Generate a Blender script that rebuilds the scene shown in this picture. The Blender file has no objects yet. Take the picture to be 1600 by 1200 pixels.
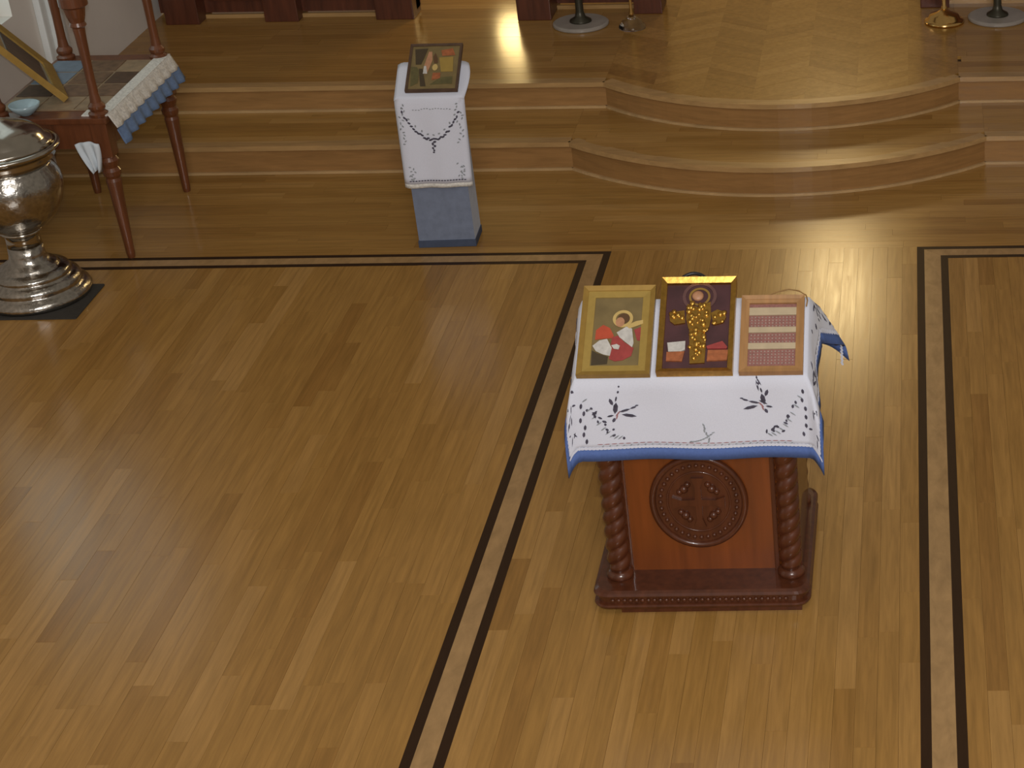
import bpy, bmesh, math, random
from mathutils import Vector, Matrix
random.seed(7)
scene = bpy.context.scene
C = scene.collection
PI = math.pi

# ------------------------------------------------------------------ camera
CAM_H = 3.6754
cam_d = bpy.data.cameras.new('camera')
cam = bpy.data.objects.new('camera', cam_d)
C.objects.link(cam)
right = Vector((0.99990, -0.00672, -0.01228)).normalized()
fwd = Vector((0.0, 0.87706, -0.48036)).normalized()
fwd = (fwd - right * fwd.dot(right)).normalized()
up = right.cross(fwd)
m = Matrix((right, up, -fwd)).transposed().to_4x4()
m.translation = (0, 0, CAM_H)
cam.matrix_world = m
cam_d.sensor_fit = 'HORIZONTAL'
cam_d.sensor_width = 36.0
cam_d.lens = 36.0 * 3000.0 / 1600.0
cam_d.shift_x = -(1445.0 - 800.0) / 1600.0
cam_d.clip_start = 0.05
cam_d.clip_end = 200
scene.camera = cam

# ------------------------------------------------------------------ world, lights, exposure
scene.view_settings.view_transform = 'Standard'
scene.view_settings.look = 'None'
scene.view_settings.gamma = 1.0
scene.view_settings.use_curve_mapping = False
scene.view_settings.exposure = 0.0
w = bpy.data.worlds.new('world'); scene.world = w; w.use_nodes = True
bg = w.node_tree.nodes['Background']
bg.inputs[0].default_value = (1.0, 0.86, 0.70, 1); bg.inputs[1].default_value = 0.21

def light(name, kind, loc, energy, color, size=1.0, target=None, size_y=None, spot=None):
    d = bpy.data.lights.new(name, kind); d.energy = energy; d.color = color
    if kind == 'AREA':
        d.size = size
        if size_y: d.shape = 'RECTANGLE'; d.size_y = size_y
    else:
        d.shadow_soft_size = size
    if spot: d.spot_size = spot[0]; d.spot_blend = spot[1]
    o = bpy.data.objects.new(name, d); o.location = loc; C.objects.link(o)
    if target is not None:
        o.rotation_euler = (Vector(target) - Vector(loc)).to_track_quat('-Z', 'Y').to_euler()
    return o
light('nave_ceiling_light', 'AREA', (0.4, 2.6, 6.5), 50, (1.0, 0.94, 0.88), 2.5, (-0.5, 4.6, 0))
light('added_front_fill', 'AREA', (0.8, -3.0, 5.6), 400, (1.0, 0.94, 0.90), 3.0, (-0.6, 8.5, 0))  # added fill from behind the camera, brightens the step risers
light('camera_flash', 'POINT', (0.05, -0.1, 3.85), 420, (0.98, 0.98, 1.0), 0.04)
light('altar_lamp', 'POINT', (-0.72, 14.6, 3.45), 100, (1.0, 0.74, 0.36), 0.30)
light('side_door_lamp', 'POINT', (-2.50, 11.45, 0.70), 9, (1.0, 0.72, 0.30), 0.10)
light('left_window_daylight', 'AREA', (-4.20, 8.35, 1.75), 2.5, (0.75, 0.92, 1.0), 0.9, (-2.5, 8.35, 0.6), 1.3)

# ------------------------------------------------------------------ helpers
def tag(o, label=None, cat=None, group=None, kind=None):
    if label: o['label'] = label
    if cat: o['category'] = cat
    if group: o['group'] = group
    if kind: o['kind'] = kind
    return o

def empty(name, loc, label, cat, group=None, rot=(0, 0, 0)):
    o = bpy.data.objects.new(name, None); C.objects.link(o)
    o.location = loc; o.rotation_euler = rot; o.empty_display_size = 0.1
    return tag(o, label, cat, group)

def link(name, me, mat, parent=None, loc=None, rot=None, smooth=False):
    o = bpy.data.objects.new(name, me); C.objects.link(o)
    if mat is not None and len(me.materials) == 0: me.materials.append(mat)
    if parent is not None: o.parent = parent
    if loc is not None: o.location = loc
    if rot is not None: o.rotation_euler = rot
    if smooth:
        for p in me.polygons: p.use_smooth = True
    return o

def obj(name, bm, mat, parent=None, loc=None, rot=None, smooth=False):
    me = bpy.data.meshes.new(name); bmesh.ops.recalc_face_normals(bm, faces=bm.faces)
    bm.to_mesh(me); bm.free()
    return link(name, me, mat, parent, loc, rot, smooth)

def box(bm, x0, x1, y0, y1, z0, z1, bevel=0.0):
    vs = [bm.verts.new(p) for p in ((x0,y0,z0),(x1,y0,z0),(x1,y1,z0),(x0,y1,z0),(x0,y0,z1),(x1,y0,z1),(x1,y1,z1),(x0,y1,z1))]
    fs = [bm.faces.new([vs[i] for i in f]) for f in ((0,3,2,1),(4,5,6,7),(0,1,5,4),(1,2,6,5),(2,3,7,6),(3,0,4,7))]
    if bevel:
        es = list({e for f in fs for e in f.edges})
        bmesh.ops.bevel(bm, geom=es, offset=bevel, segments=2, affect='EDGES', profile=0.7)

def prism(bm, poly, z0, z1):
    n = len(poly)
    a = [bm.verts.new((p[0], p[1], z0)) for p in poly]; b = [bm.verts.new((p[0], p[1], z1)) for p in poly]
    bm.faces.new(list(reversed(a))); bm.faces.new(b)
    for i in range(n): bm.faces.new((a[i], a[(i+1) % n], b[(i+1) % n], b[i]))

def lathe(bm, prof, seg=40, c=(0, 0, 0), cap=True):
    rings = []
    for r, z in prof:
        rings.append([bm.verts.new((c[0]+r*math.cos(2*PI*k/seg), c[1]+r*math.sin(2*PI*k/seg), c[2]+z)) for k in range(seg)])
    for a, b in zip(rings, rings[1:]):
        for k in range(seg): bm.faces.new((a[k], a[(k+1) % seg], b[(k+1) % seg], b[k]))
    if cap:
        bm.faces.new(list(reversed(rings[0]))); bm.faces.new(rings[-1])

def tube(bm, pts, r, seg=8, closed=False):
    pts = [Vector(p) for p in pts]; rings = []; n = len(pts)
    for i, p in enumerate(pts):
        if closed: d = pts[(i+1) % n] - pts[i-1]
        else: d = pts[min(i+1, n-1)] - pts[max(i-1, 0)]
        d.normalize()
        s = d.orthogonal() if i == 0 else (prev - d * prev.dot(d))
        s.normalize(); prev = s; t = d.cross(s)
        rings.append([bm.verts.new(p + (s*math.cos(2*PI*k/seg) + t*math.sin(2*PI*k/seg)) * r) for k in range(seg)])
    rng = range(n) if closed else range(n-1)
    for i in rng:
        a, b = rings[i], rings[(i+1) % n]
        for k in range(seg): bm.faces.new((a[k], a[(k+1) % seg], b[(k+1) % seg], b[k]))
    if not closed:
        bm.faces.new(list(reversed(rings[0]))); bm.faces.new(rings[-1])

def ball(bm, c, r, seg=10, sz=1.0):
    bmesh.ops.create_uvsphere(bm, u_segments=seg, v_segments=max(5, seg//2), radius=r,
                              matrix=Matrix.Translation(c) @ Matrix.Diagonal((1, 1, sz, 1)))

def copy_tree(o, loc=None, parent=None):
    c = o.copy(); C.objects.link(c)
    if parent: c.parent = parent
    if loc is not None: c.location = loc
    for ch in [q for q in list(bpy.data.objects) if q.parent == o]: copy_tree(ch, None, c)
    return c

# ------------------------------------------------------------------ materials
def newmat(name):
    mt = bpy.data.materials.new(name); mt.use_nodes = True
    nt = mt.node_tree; return mt, nt, nt.nodes['Principled BSDF']

def mat_plain(name, col, rough=0.6, metal=0.0, var=0.12, scale=30.0, bump=0.0, coat=0.0, sheen=0.0, stretch=(1,1,1), coat_rough=0.09):
    mt, nt, b = newmat(name); N = nt.nodes; L = nt.links
    tc = N.new('ShaderNodeTexCoord'); mp = N.new('ShaderNodeMapping'); mp.inputs['Scale'].default_value = stretch
    L.new(tc.outputs['Object'], mp.inputs[0])
    no = N.new('ShaderNodeTexNoise'); no.inputs['Scale'].default_value = scale; no.inputs['Detail'].default_value = 4
    L.new(mp.outputs[0], no.inputs[0])
    r = N.new('ShaderNodeValToRGB'); r.color_ramp.elements[0].position = 0.25; r.color_ramp.elements[1].position = 0.75
    r.color_ramp.elements[0].color = tuple(c*(1-var) for c in col) + (1,)
    r.color_ramp.elements[1].color = tuple(min(1, c*(1+var)) for c in col) + (1,)
    L.new(no.outputs[0], r.inputs[0]); L.new(r.outputs[0], b.inputs['Base Color'])
    b.inputs['Roughness'].default_value = rough; b.inputs['Metallic'].default_value = metal
    b.inputs['Coat Weight'].default_value = coat; b.inputs['Coat Roughness'].default_value = coat_rough
    b.inputs['Sheen Weight'].default_value = sheen
    if bump:
        bp = N.new('ShaderNodeBump'); bp.inputs['Strength'].default_value = bump; bp.inputs['Distance'].default_value = 0.003
        L.new(no.outputs[0], bp.inputs['Height']); L.new(bp.outputs[0], b.inputs['Normal'])
    return mt

def mat_planks(name, cols, rough=0.20, stretch=(40, 2.2, 20), spec=0.32):
    mt, nt, b = newmat(name); N = nt.nodes; L = nt.links
    tc = N.new('ShaderNodeTexCoord'); oi = N.new('ShaderNodeObjectInfo')
    mul = N.new('ShaderNodeMath'); mul.operation = 'MULTIPLY'; mul.inputs[1].default_value = 37.0
    L.new(oi.outputs['Random'], mul.inputs[0])
    mp = N.new('ShaderNodeMapping'); mp.inputs['Scale'].default_value = stretch
    L.new(tc.outputs['Object'], mp.inputs[0]); L.new(mul.outputs[0], mp.inputs['Location'])
    no = N.new('ShaderNodeTexNoise'); no.inputs['Scale'].default_value = 1.6; no.inputs['Detail'].default_value = 6; no.inputs['Roughness'].default_value = 0.6
    no.inputs['Distortion'].default_value = 0.4
    L.new(mp.outputs[0], no.inputs[0])
    r = N.new('ShaderNodeValToRGB'); r.color_ramp.interpolation = 'LINEAR'
    e = r.color_ramp.elements
    e[0].position = 0.0; e[0].color = cols[0] + (1,); e[1].position = 1.0; e[1].color = cols[-1] + (1,)
    for i, c in enumerate(cols[1:-1]):
        q = e.new((i+1) / (len(cols)-1)); q.color = c + (1,)
    L.new(oi.outputs['Random'], r.inputs[0])
    g = N.new('ShaderNodeMapRange'); g.inputs['From Min'].default_value = 0.3; g.inputs['From Max'].default_value = 0.7
    g.inputs['To Min'].default_value = 0.80; g.inputs['To Max'].default_value = 1.12
    L.new(no.outputs[0], g.inputs[0])
    mx = N.new('ShaderNodeMix'); mx.data_type = 'RGBA'; mx.blend_type = 'MULTIPLY'; mx.inputs['Factor'].default_value = 1.0
    L.new(r.outputs[0], mx.inputs['A']); L.new(g.outputs[0], mx.inputs['B'])
    L.new(mx.outputs['Result'], b.inputs['Base Color'])
    rr = N.new('ShaderNodeMapRange'); rr.inputs['To Min'].default_value = rough-0.05; rr.inputs['To Max'].default_value = rough+0.08
    L.new(no.outputs[0], rr.inputs[0]); L.new(rr.outputs[0], b.inputs['Roughness'])
    b.inputs['Specular IOR Level'].default_value = spec
    return mt

OAK = [(0.278, 0.140, 0.034), (0.315, 0.166, 0.042), (0.330, 0.176, 0.045), (0.340, 0.182, 0.047), (0.353, 0.190, 0.051), (0.385, 0.214, 0.064)]
M = {}
M['plank_y'] = mat_planks('oak strip flooring', OAK, stretch=(40, 2.2, 20))
M['plank_x'] = mat_planks('oak strip flooring crosswise', [tuple(k*1.0 for k in c) for c in OAK], stretch=(2.2, 40, 20))
M['plank_c'] = mat_planks('oak chevron flooring', [(c[0]*0.98, c[1]*0.98, c[2]*0.92) for c in OAK], stretch=(20, 20, 20), rough=0.20)
M['plank_c2'] = mat_planks('oak chevron flooring, darker bands', [(c[0]*0.88, c[1]*0.86, c[2]*0.78) for c in OAK], stretch=(20, 20, 20), rough=0.20)  # sheen of the turned grain, painted in as a darker band colour
M['dark_inlay'] = mat_plain('dark walnut inlay', (0.030, 0.014, 0.006), 0.5, scale=12, stretch=(8, 1, 1))
M['dark_inlay'].node_tree.nodes['Principled BSDF'].inputs['Specular IOR Level'].default_value = 0.15
M['light_inlay'] = mat_planks('maple inlay band', [(0.34, 0.205, 0.085), (0.38, 0.235, 0.10)], stretch=(14, 6, 6))
M['subfloor'] = mat_plain('dark subfloor', (0.15, 0.082, 0.030), 0.8)
M['riser'] = mat_planks('stained oak riser', [(0.265, 0.136, 0.044), (0.31, 0.165, 0.057)], stretch=(3, 3, 30), rough=0.33)
M['nosing'] = mat_planks('oak stair nosing', [(0.36, 0.215, 0.085), (0.40, 0.245, 0.10)], stretch=(3, 20, 20), rough=0.22)
M['shoe'] = mat_planks('pale oak shoe moulding', [(0.42, 0.27, 0.12), (0.46, 0.30, 0.14)], stretch=(3, 20, 20), rough=0.25)
M['wall'] = mat_plain('white plaster wall', (0.72, 0.68, 0.62), 0.8, var=0.04, scale=4, bump=0.05)
M['white_paint'] = mat_plain('white painted trim', (0.66, 0.68, 0.66), 0.5, var=0.03)
M['cherry'] = mat_plain('dark cherry wood', (0.074, 0.021, 0.008), 0.38, var=0.3, scale=5, stretch=(8, 8, 0.7), coat=0.55, coat_rough=0.04)
M['cherry'].node_tree.nodes['Principled BSDF'].inputs['Specular IOR Level'].default_value = 0.25
M['cherry_panel'] = mat_plain('red cherry panel', (0.160, 0.040, 0.007), 0.28, var=0.25, scale=4, stretch=(7, 7, 0.6), coat=0.3)
M['walnut'] = mat_plain('iconostasis dark red wood', (0.085, 0.024, 0.010), 0.4, var=0.35, scale=5, stretch=(8, 8, 0.8))
M['table_wood'] = mat_plain('reddish brown turned wood', (0.120, 0.038, 0.013), 0.35, var=0.3, scale=6, stretch=(8, 8, 0.8), coat=0.15)
M['linen'] = mat_plain('white linen', (0.60, 0.625, 0.715), 0.85, var=0.04, scale=300, bump=0.15, sheen=0.2)
M['lace'] = mat_plain('cream lace', (0.60, 0.58, 0.53), 0.85, var=0.28, scale=90, bump=0.4)
M['blue'] = mat_plain('blue cotton hem', (0.070, 0.125, 0.33), 0.8, var=0.1, scale=120)
M['blue_dull'] = mat_plain('dull blue ruffle', (0.11, 0.17, 0.29), 0.85, var=0.15, scale=60)
M['slate'] = mat_plain('slate blue velvet', (0.15, 0.18, 0.25), 0.9, var=0.15, scale=25, sheen=0.3)
M['slate_dark'] = mat_plain('dark slate band', (0.045, 0.06, 0.10), 0.85)
M['thread'] = mat_plain('dark embroidery thread', (0.055, 0.05, 0.075), 0.8, var=0.4, scale=60)
M['thread_red'] = mat_plain('muted red embroidery thread', (0.30, 0.13, 0.13), 0.8)
M['thread_grey'] = mat_plain('grey green embroidery thread', (0.26, 0.28, 0.30), 0.8, var=0.3, scale=60)
M['silver'] = mat_plain('chased silver', (0.42, 0.40, 0.36), 0.20, 1.0, var=0.25, scale=60, bump=0.6)
M['silver_plain'] = mat_plain('polished silver', (0.46, 0.43, 0.37), 0.16, 1.0, var=0.1, scale=20)
M['gold'] = mat_plain('gilded metal', (0.58, 0.34, 0.075), 0.34, 1.0, var=0.2, scale=60, bump=0.15)
M['gold_frame'] = mat_plain('gold leaf frame', (0.33, 0.20, 0.042), 0.40, 0.35, var=0.12, scale=40)
M['gold_mat'] = mat_plain('gold mat border', (0.36, 0.24, 0.055), 0.5, 0.2, var=0.08, scale=40)
M['brass'] = mat_plain('polished brass', (0.70, 0.45, 0.16), 0.18, 1.0, var=0.1)
M['black'] = mat_plain('black leather', (0.012, 0.011, 0.013), 0.45)
M['bronze'] = mat_plain('dark bronze', (0.05, 0.045, 0.03), 0.4, 0.6)
M['mat'] = mat_plain('dark rubber mat', (0.030, 0.027, 0.022), 0.75, var=0.2, scale=60)
M['marble'] = mat_plain('pale grey marble', (0.30, 0.27, 0.235), 0.3, var=0.12, scale=14)
M['oak_frame'] = mat_plain('honey oak frame', (0.36, 0.19, 0.072), 0.4, var=0.18, scale=9, stretch=(6, 1, 1))
M['pale_bar'] = mat_plain('pale painted wood bar', (0.46, 0.37, 0.24), 0.5, var=0.08)
M['cord'] = mat_plain('brown cord', (0.28, 0.15, 0.045), 0.7)
M['pane_print'] = mat_plain('olive painted board', (0.175, 0.125, 0.048), 0.5, var=0.2, scale=18)
M['plum'] = mat_plain('plum velvet backing', (0.062, 0.022, 0.024), 0.75, var=0.35, scale=14)
M['red_paint'] = mat_plain('vermilion paint', (0.42, 0.065, 0.028), 0.5, var=0.15, scale=40)
M['crimson'] = mat_plain('crimson paint', (0.30, 0.045, 0.040), 0.5, var=0.2, scale=40)
M['white_pnt'] = mat_plain('white paint strokes', (0.50, 0.48, 0.44), 0.5, var=0.2, scale=60)
M['flesh'] = mat_plain('ochre flesh paint', (0.42, 0.21, 0.11), 0.5, var=0.15, scale=60)
M['hair'] = mat_plain('umber paint', (0.10, 0.05, 0.02), 0.5)
M['halo'] = mat_plain('pale gold paint', (0.52, 0.37, 0.13), 0.4, var=0.08)
M['halo_dim'] = mat_plain('dull mauve ring', (0.15, 0.075, 0.068), 0.4, 0.3)
M['orange'] = mat_plain('rust orange paint', (0.32, 0.10, 0.035), 0.5, var=0.3, scale=60)
M['olive'] = mat_plain('olive paint', (0.10, 0.085, 0.030), 0.5, var=0.25, scale=40)
M['umber'] = mat_plain('dark umber paint', (0.055, 0.038, 0.018), 0.5)
M['relic'] = mat_plain('dusty pink fabric', (0.26, 0.115, 0.095), 0.8, var=0.25, scale=180)
M['relic_dot'] = mat_plain('pale grey beads', (0.36, 0.26, 0.22), 0.5, var=0.3, scale=200)
M['grey_pane'] = mat_plain('painted pale glass reflection', (0.22, 0.22, 0.19), 0.25, var=0.1)  # reflection on the leaning icon's glass, painted as a pale grey panel
M['patch_blue'] = mat_plain('grey blue patch', (0.15, 0.19, 0.235), 0.7, var=0.15, scale=30)
M['patch_brown'] = mat_plain('brown patch', (0.14, 0.080, 0.042), 0.7, var=0.35, scale=30)
M['patch_dark'] = mat_plain('dark brown patch', (0.075, 0.040, 0.020), 0.7, var=0.3, scale=30)
M['patch_tan'] = mat_plain('tan patch', (0.25, 0.175, 0.100), 0.7, var=0.2, scale=30)
M['pale_blue_glass'] = mat_plain('pale blue glazed bowl', (0.30, 0.40, 0.44), 0.2, var=0.08)
M['towel'] = mat_plain('pale blue white towel', (0.56, 0.62, 0.66), 0.85, var=0.05)
M['gold_curtain'] = mat_plain('cream altar wall', (0.60, 0.46, 0.24), 0.7, var=0.05)

def mat_glass(name, col=(0.9, 0.95, 0.97), rough=0.05):
    mt, nt, b = newmat(name)
    b.inputs['Base Color'].default_value = col + (1,); b.inputs['Roughness'].default_value = rough
    b.inputs['Transmission Weight'].default_value = 1.0; b.inputs['IOR'].default_value = 1.45
    return mt
M['glass'] = mat_glass('clear glass')

def mat_emit(name, col, s):
    mt, nt, b = newmat(name)
    b.inputs['Base Color'].default_value = col + (1,)
    b.inputs['Emission Color'].default_value = col + (1,); b.inputs['Emission Strength'].default_value = s
    return mt
M['daylight'] = mat_emit('daylit frosted window pane', (0.62, 0.80, 0.80), 0.75)

# ------------------------------------------------------------------ floors
Z0, Z1, Z2 = 0.0, 0.155, 0.30
XW = -4.34          # left wall
XR = 1.35           # right end of what is built
YB = 13.2           # altar floor end
S1Y, S2Y = 9.01, 9.475
CX = -0.718
def arc(half, y0, sag, n=24):
    R = (half*half + sag*sag) / (2*sag); cy = y0 - sag + R; a = math.asin(half / R)
    return [(CX + R*math.sin(-a + 2*a*i/n), cy - R*math.cos(-a + 2*a*i/n)) for i in range(n+1)]
ARC1 = arc(1.035, S1Y, 0.375); ARC2 = arc(0.915, S2Y, 0.365)

def clip_half(poly, a, b):      # keep the left side of a->b
    out = []; n = len(poly)
    def s(p): return (b[0]-a[0])*(p[1]-a[1]) - (b[1]-a[1])*(p[0]-a[0])
    for i in range(n):
        p, q = poly[i], poly[(i+1) % n]; sp, sq = s(p), s(q)
        if sp >= 0: out.append(p)
        if sp*sq < 0:
            t = sp/(sp-sq); out.append((p[0]+(q[0]-p[0])*t, p[1]+(q[1]-p[1])*t))
    return out
def clip(poly, conv):
    for i in range(len(conv)):
        poly = clip_half(poly, conv[i], conv[(i+1) % len(conv)])
        if len(poly) < 3: return []
    o = []
    for p in poly:
        if not o or (abs(p[0]-o[-1][0]) + abs(p[1]-o[-1][1])) > 1e-4: o.append(p)
    if len(o) > 2 and abs(o[0][0]-o[-1][0]) + abs(o[0][1]-o[-1][1]) < 1e-4: o.pop()
    return o if len(o) > 2 else []
def area(p): return 0.5*sum(p[i][0]*p[(i+1) % len(p)][1] - p[(i+1) % len(p)][0]*p[i][1] for i in range(len(p)))

PT = 0.018
def plank(poly, ztop, mat, parent, name='plank', thick=PT, gap=0.0003):
    if len(poly) < 3 or abs(area(poly)) < 0.0006: return None
    cx = sum(p[0] for p in poly)/len(poly); cy = sum(p[1] for p in poly)/len(poly)
    q = []
    for p in poly:
        dx, dy = p[0]-cx, p[1]-cy
        q.append((dx - math.copysign(min(gap, abs(dx)), dx), dy - math.copysign(min(gap, abs(dy)), dy)))
    n = len(q); zt = ztop + random.uniform(-0.0004, 0.0004)
    vs = [(x, y, -thick) for x, y in q] + [(x, y, 0.0) for x, y in q]
    fs = [tuple(range(n, 2*n))] + [(i, (i+1) % n, n+(i+1) % n, n+i) for i in range(n)] + [tuple(reversed(range(n)))]
    me = bpy.data.meshes.new(name); me.from_pydata(vs, [], fs); me.materials.append(mat)
    o = bpy.data.objects.new(name, me); C.objects.link(o); o.parent = parent; o.location = (cx, cy, zt)
    return o

def rect(x0, x1, y0, y1): return [(x0, y0), (x1, y0), (x1, y1), (x0, y1)]

def field(x0, x1, y0, y1, ztop, mat, parent, along, width=0.066, lo=0.35, hi=1.25, conv=None):
    """strip flooring laid row by row with random lengths"""
    a0, a1, b0, b1 = (y0, y1, x0, x1) if along == 'y' else (x0, x1, y0, y1)
    rows = max(1, round((b1-b0)/width)); wd = (b1-b0)/rows
    for r in range(rows):
        t = a0 - random.uniform(0, hi*0.8)
        while t < a1:
            l = random.uniform(lo, hi); s, e = max(t, a0), min(t+l, a1)
            if a1 - e < 0.12: e = a1
            if e - s > 0.02:
                c0, c1 = b0+r*wd, b0+(r+1)*wd
                p = rect(c0, c1, s, e) if along == 'y' else rect(s, e, c0, c1)
                if conv: p = clip(p, conv)
                plank(p, ztop, mat, parent)
            t += l
            if e >= a1: break

def structure(name, bm, mat, parent=None):
    o = obj(name, bm, mat, parent); o['kind'] = 'structure'; return o

YN = 2.9
YO, YI0, YI1, YI2 = 8.02, 7.99, 7.925, 7.895
LX = (-1.427, -1.460, -1.527, -1.560); RX = (-0.027, 0.006, 0.080, 0.113)
bm = bmesh.new(); box(bm, XW, XR, YN, S1Y+0.3, -0.10, -PT-0.001); fl_left = structure('floor', bm, M['subfloor'])
fl_left['label'] = 'left nave field of oak strip floor'
def sub(name, label, x0, x1, y0, y1, z0=-0.10, z1=-PT-0.0005):
    o = bpy.data.objects.new(name, None); C.objects.link(o); o['kind'] = 'structure'; o['label'] = label
    return o
fl_aisle = sub('aisle_floor', 'oak strip floor of the middle aisle under the lectern', 0, 0, 0, 0)
fl_right = sub('right_field_floor', 'oak strip floor right of the aisle inlay', 0, 0, 0, 0)
fl_front = sub('crosswise_floor', 'oak floor laid crosswise before the steps', 0, 0, 0, 0)
field(XW, LX[3], YN, YI2, Z0, M['plank_y'], fl_left, 'y')
field(LX[0], RX[0], YN, YO, Z0, M['plank_y'], fl_aisle, 'y')
field(RX[3], XR-0.1, YN, YI2, Z0, M['plank_y'], fl_right, 'y')
field(XW, XR, YO, S1Y+0.02, Z0, M['plank_x'], fl_front, 'x')
# inlay borders
def inlay(name, label, xs, xend, sgn):
    p = bpy.data.objects.new(name, None); C.objects.link(p); p['kind'] = 'structure'; p['label'] = label
    ys = (YO, YI0, YI1, YI2)
    for k, (mt, nm) in enumerate(((M['dark_inlay'], 'dark_strip'), (M['light_inlay'], 'light_strip'), (M['dark_inlay'], 'dark_strip'))):
        xa, xb = xs[k], xs[k+1]
        plank([(xa, YN), (xa, ys[k]), (xb, ys[k+1]), (xb, YN)][::(1 if sgn > 0 else -1)], Z0, mt, p, nm, gap=0.0)
        plank([(xa, ys[k]), (xend, ys[k]), (xend, ys[k+1]), (xb, ys[k+1])][::(-1 if sgn > 0 else 1)], Z0, mt, p, nm, gap=0.0)
    return p
inlay('trim_1', 'dark and light inlaid border round the left floor field', LX, XW, -1)
inlay('trim_2', 'dark and light inlaid border round the right floor field', RX, XR-0.1, 1)

# steps
def step(name, label, ya, arcp, ztop, zbase, yback, half):
    bm = bmesh.new()
    out = [(XW, ya+0.012)] + [(p[0], p[1]+0.012) for p in arcp] + [(XR, ya+0.012), (XR, yback), (XW, yback)]
    prism(bm, out, zbase, ztop-0.026)
    root = structure(name, bm, M['subfloor']); root['label'] = label
    def strip(nm, pts, z0, z1, o0, o1, mat):
        """board following pts, from o0 (back, +y) to o1 (front)"""
        bm = bmesh.new(); n = len(pts); ring = []
        for i in range(n):
            a = Vector(pts[max(i-1, 0)]); b = Vector(pts[min(i+1, n-1)]); d = (b-a).normalized(); nn = Vector((d.y, -d.x))
            p = Vector(pts[i]); f = p + nn*o1; k = p - nn*o0
            ring.append([bm.verts.new((f.x, f.y, z0)), bm.verts.new((f.x, f.y, z1)), bm.verts.new((k.x, k.y, z1)), bm.verts.new((k.x, k.y, z0))])
        for r0, r1 in zip(ring, ring[1:]):
            for j in range(4): bm.faces.new((r0[j], r0[(j+1) % 4], r1[(j+1) % 4], r1[j]))
        bm.faces.new(ring[0]); bm.faces.new(list(reversed(ring[-1])))
        return obj(nm, bm, mat, root)
    xl, xr = arcp[0][0], arcp[-1][0]
    for pts in ([(XW, ya), (xl, ya)], arcp, [(xr, ya), (XR, ya)]):
        strip('riser', pts, zbase, ztop-0.026, 0.011, 0.0, M['riser'])
        strip('nosing', pts, ztop-0.025, ztop, 0.05, 0.020, M['nosing'])
        strip('shoe_moulding', pts, zbase+0.0005, zbase+0.014, -0.0002, 0.013, M['shoe'])
    return root
st1 = step('step_1', 'lower step with a rounded bulge in the middle', S1Y, ARC1, Z1, Z0, S2Y+0.1, 1.035)
st2 = step('step_2', 'upper step with a rounded bulge before the sanctuary', S2Y, ARC2, Z2, Z1, YB, 0.915)
# treads
field(XW, ARC1[0][0], S1Y+0.05, S2Y+0.02, Z1, M['plank_x'], st1, 'x', width=0.065)
field(ARC1[-1][0], XR, S1Y+0.05, S2Y+0.02, Z1, M['plank_x'], st1, 'x', width=0.065)
ins = arc(1.035, S1Y+0.045, 0.375)
conv1 = [(p[0], p[1]) for p in ins] + [(ARC1[-1][0], S2Y+0.02), (ARC1[0][0], S2Y+0.02)]
field(ARC1[0][0], ARC1[-1][0], 8.66, S2Y+0.02, Z1, M['plank_x'], st1, 'x', width=0.065, conv=conv1)
# sanctuary platform floor
so = sub('platform_floor', 'oak floor of the raised platform', 0, 0, 0, 0)
field(XW, ARC2[0][0], S2Y+0.05, YB, Z2, M['plank_x'], so, 'x', width=0.085, lo=0.5, hi=1.6)
field(ARC2[-1][0], XR, S2Y+0.05, YB, Z2, M['plank_x'], so, 'x', width=0.085, lo=0.5, hi=1.6)
ch = sub('chevron_floor', 'chevron parquet bands in front of the altar opening', 0, 0, 0, 0)
ins = arc(0.915, S2Y+0.045, 0.365)
conv2 = [(p[0], p[1]) for p in ins] + [(ARC2[-1][0], YB), (ARC2[0][0], YB)]
nb = 7; bw = (ARC2[-1][0]-ARC2[0][0])/nb; pw = 0.085
for i in range(nb):
    x0 = ARC2[0][0]+i*bw; x1 = x0+bw; sk = 0.085*(1 if i % 2 else -1); y = 8.9
    while y < YB+0.2:
        plank(clip([(x0, y-sk), (x1, y+sk), (x1, y+sk+pw), (x0, y-sk+pw)], conv2), Z2, M['plank_c' if i % 2 else 'plank_c2'], ch, gap=0.0)
        y += pw

# ------------------------------------------------------------------ walls
def wallbox(name, x0, x1, y0, y1, z0, z1, mat, label=None):
    bm = bmesh.new(); box(bm, x0, x1, y0, y1, z0, z1); o = structure(name, bm, mat)
    if label: o['label'] = label
    return o
WY0, WY1, WZ0, WZ1 = 7.75, 8.93, 0.86, 2.5
bm = bmesh.new()
box(bm, XW-0.2, XW, YN, WY0, -0.1, 3.4); box(bm, XW-0.2, XW, WY1, 10.75, -0.1, 3.4)
box(bm, XW-0.2, XW, WY0, WY1, -0.1, WZ0); box(bm, XW-0.2, XW, WY0, WY1, WZ1, 3.4)
wl = structure('wall_left', bm, M['wall']); wl['label'] = 'white plaster side wall with a window'
bm = bmesh.new(); box(bm, XW-0.13, XW-0.11, WY0, WY1, WZ0, WZ1)
win = structure('window_1', bm, M['daylight']); win['label'] = 'tall daylit window in the side wall'
bm = bmesh.new(); box(bm, XW-0.11, XW-0.08, WY0, WY1, WZ0, WZ0+0.05); box(bm, XW-0.11, XW-0.08, WY0, WY1, WZ1-0.05, WZ1)
box(bm, XW-0.11, XW-0.08, WY0, WY0+0.05, WZ0+0.05, WZ1-0.05); box(bm, XW-0.11, XW-0.08, WY1-0.04, WY1, WZ0+0.05, WZ1-0.05)
obj('window_frame', bm, M['white_paint'], win)
bm = bmesh.new(); box(bm, XW, XW+0.035, 9.16, 9.40, Z2-0.02, 3.4, 0.012); box(bm, XW+0.03, XW+0.055, 9.22, 9.34, Z2-0.02, 3.4, 0.01)
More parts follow.
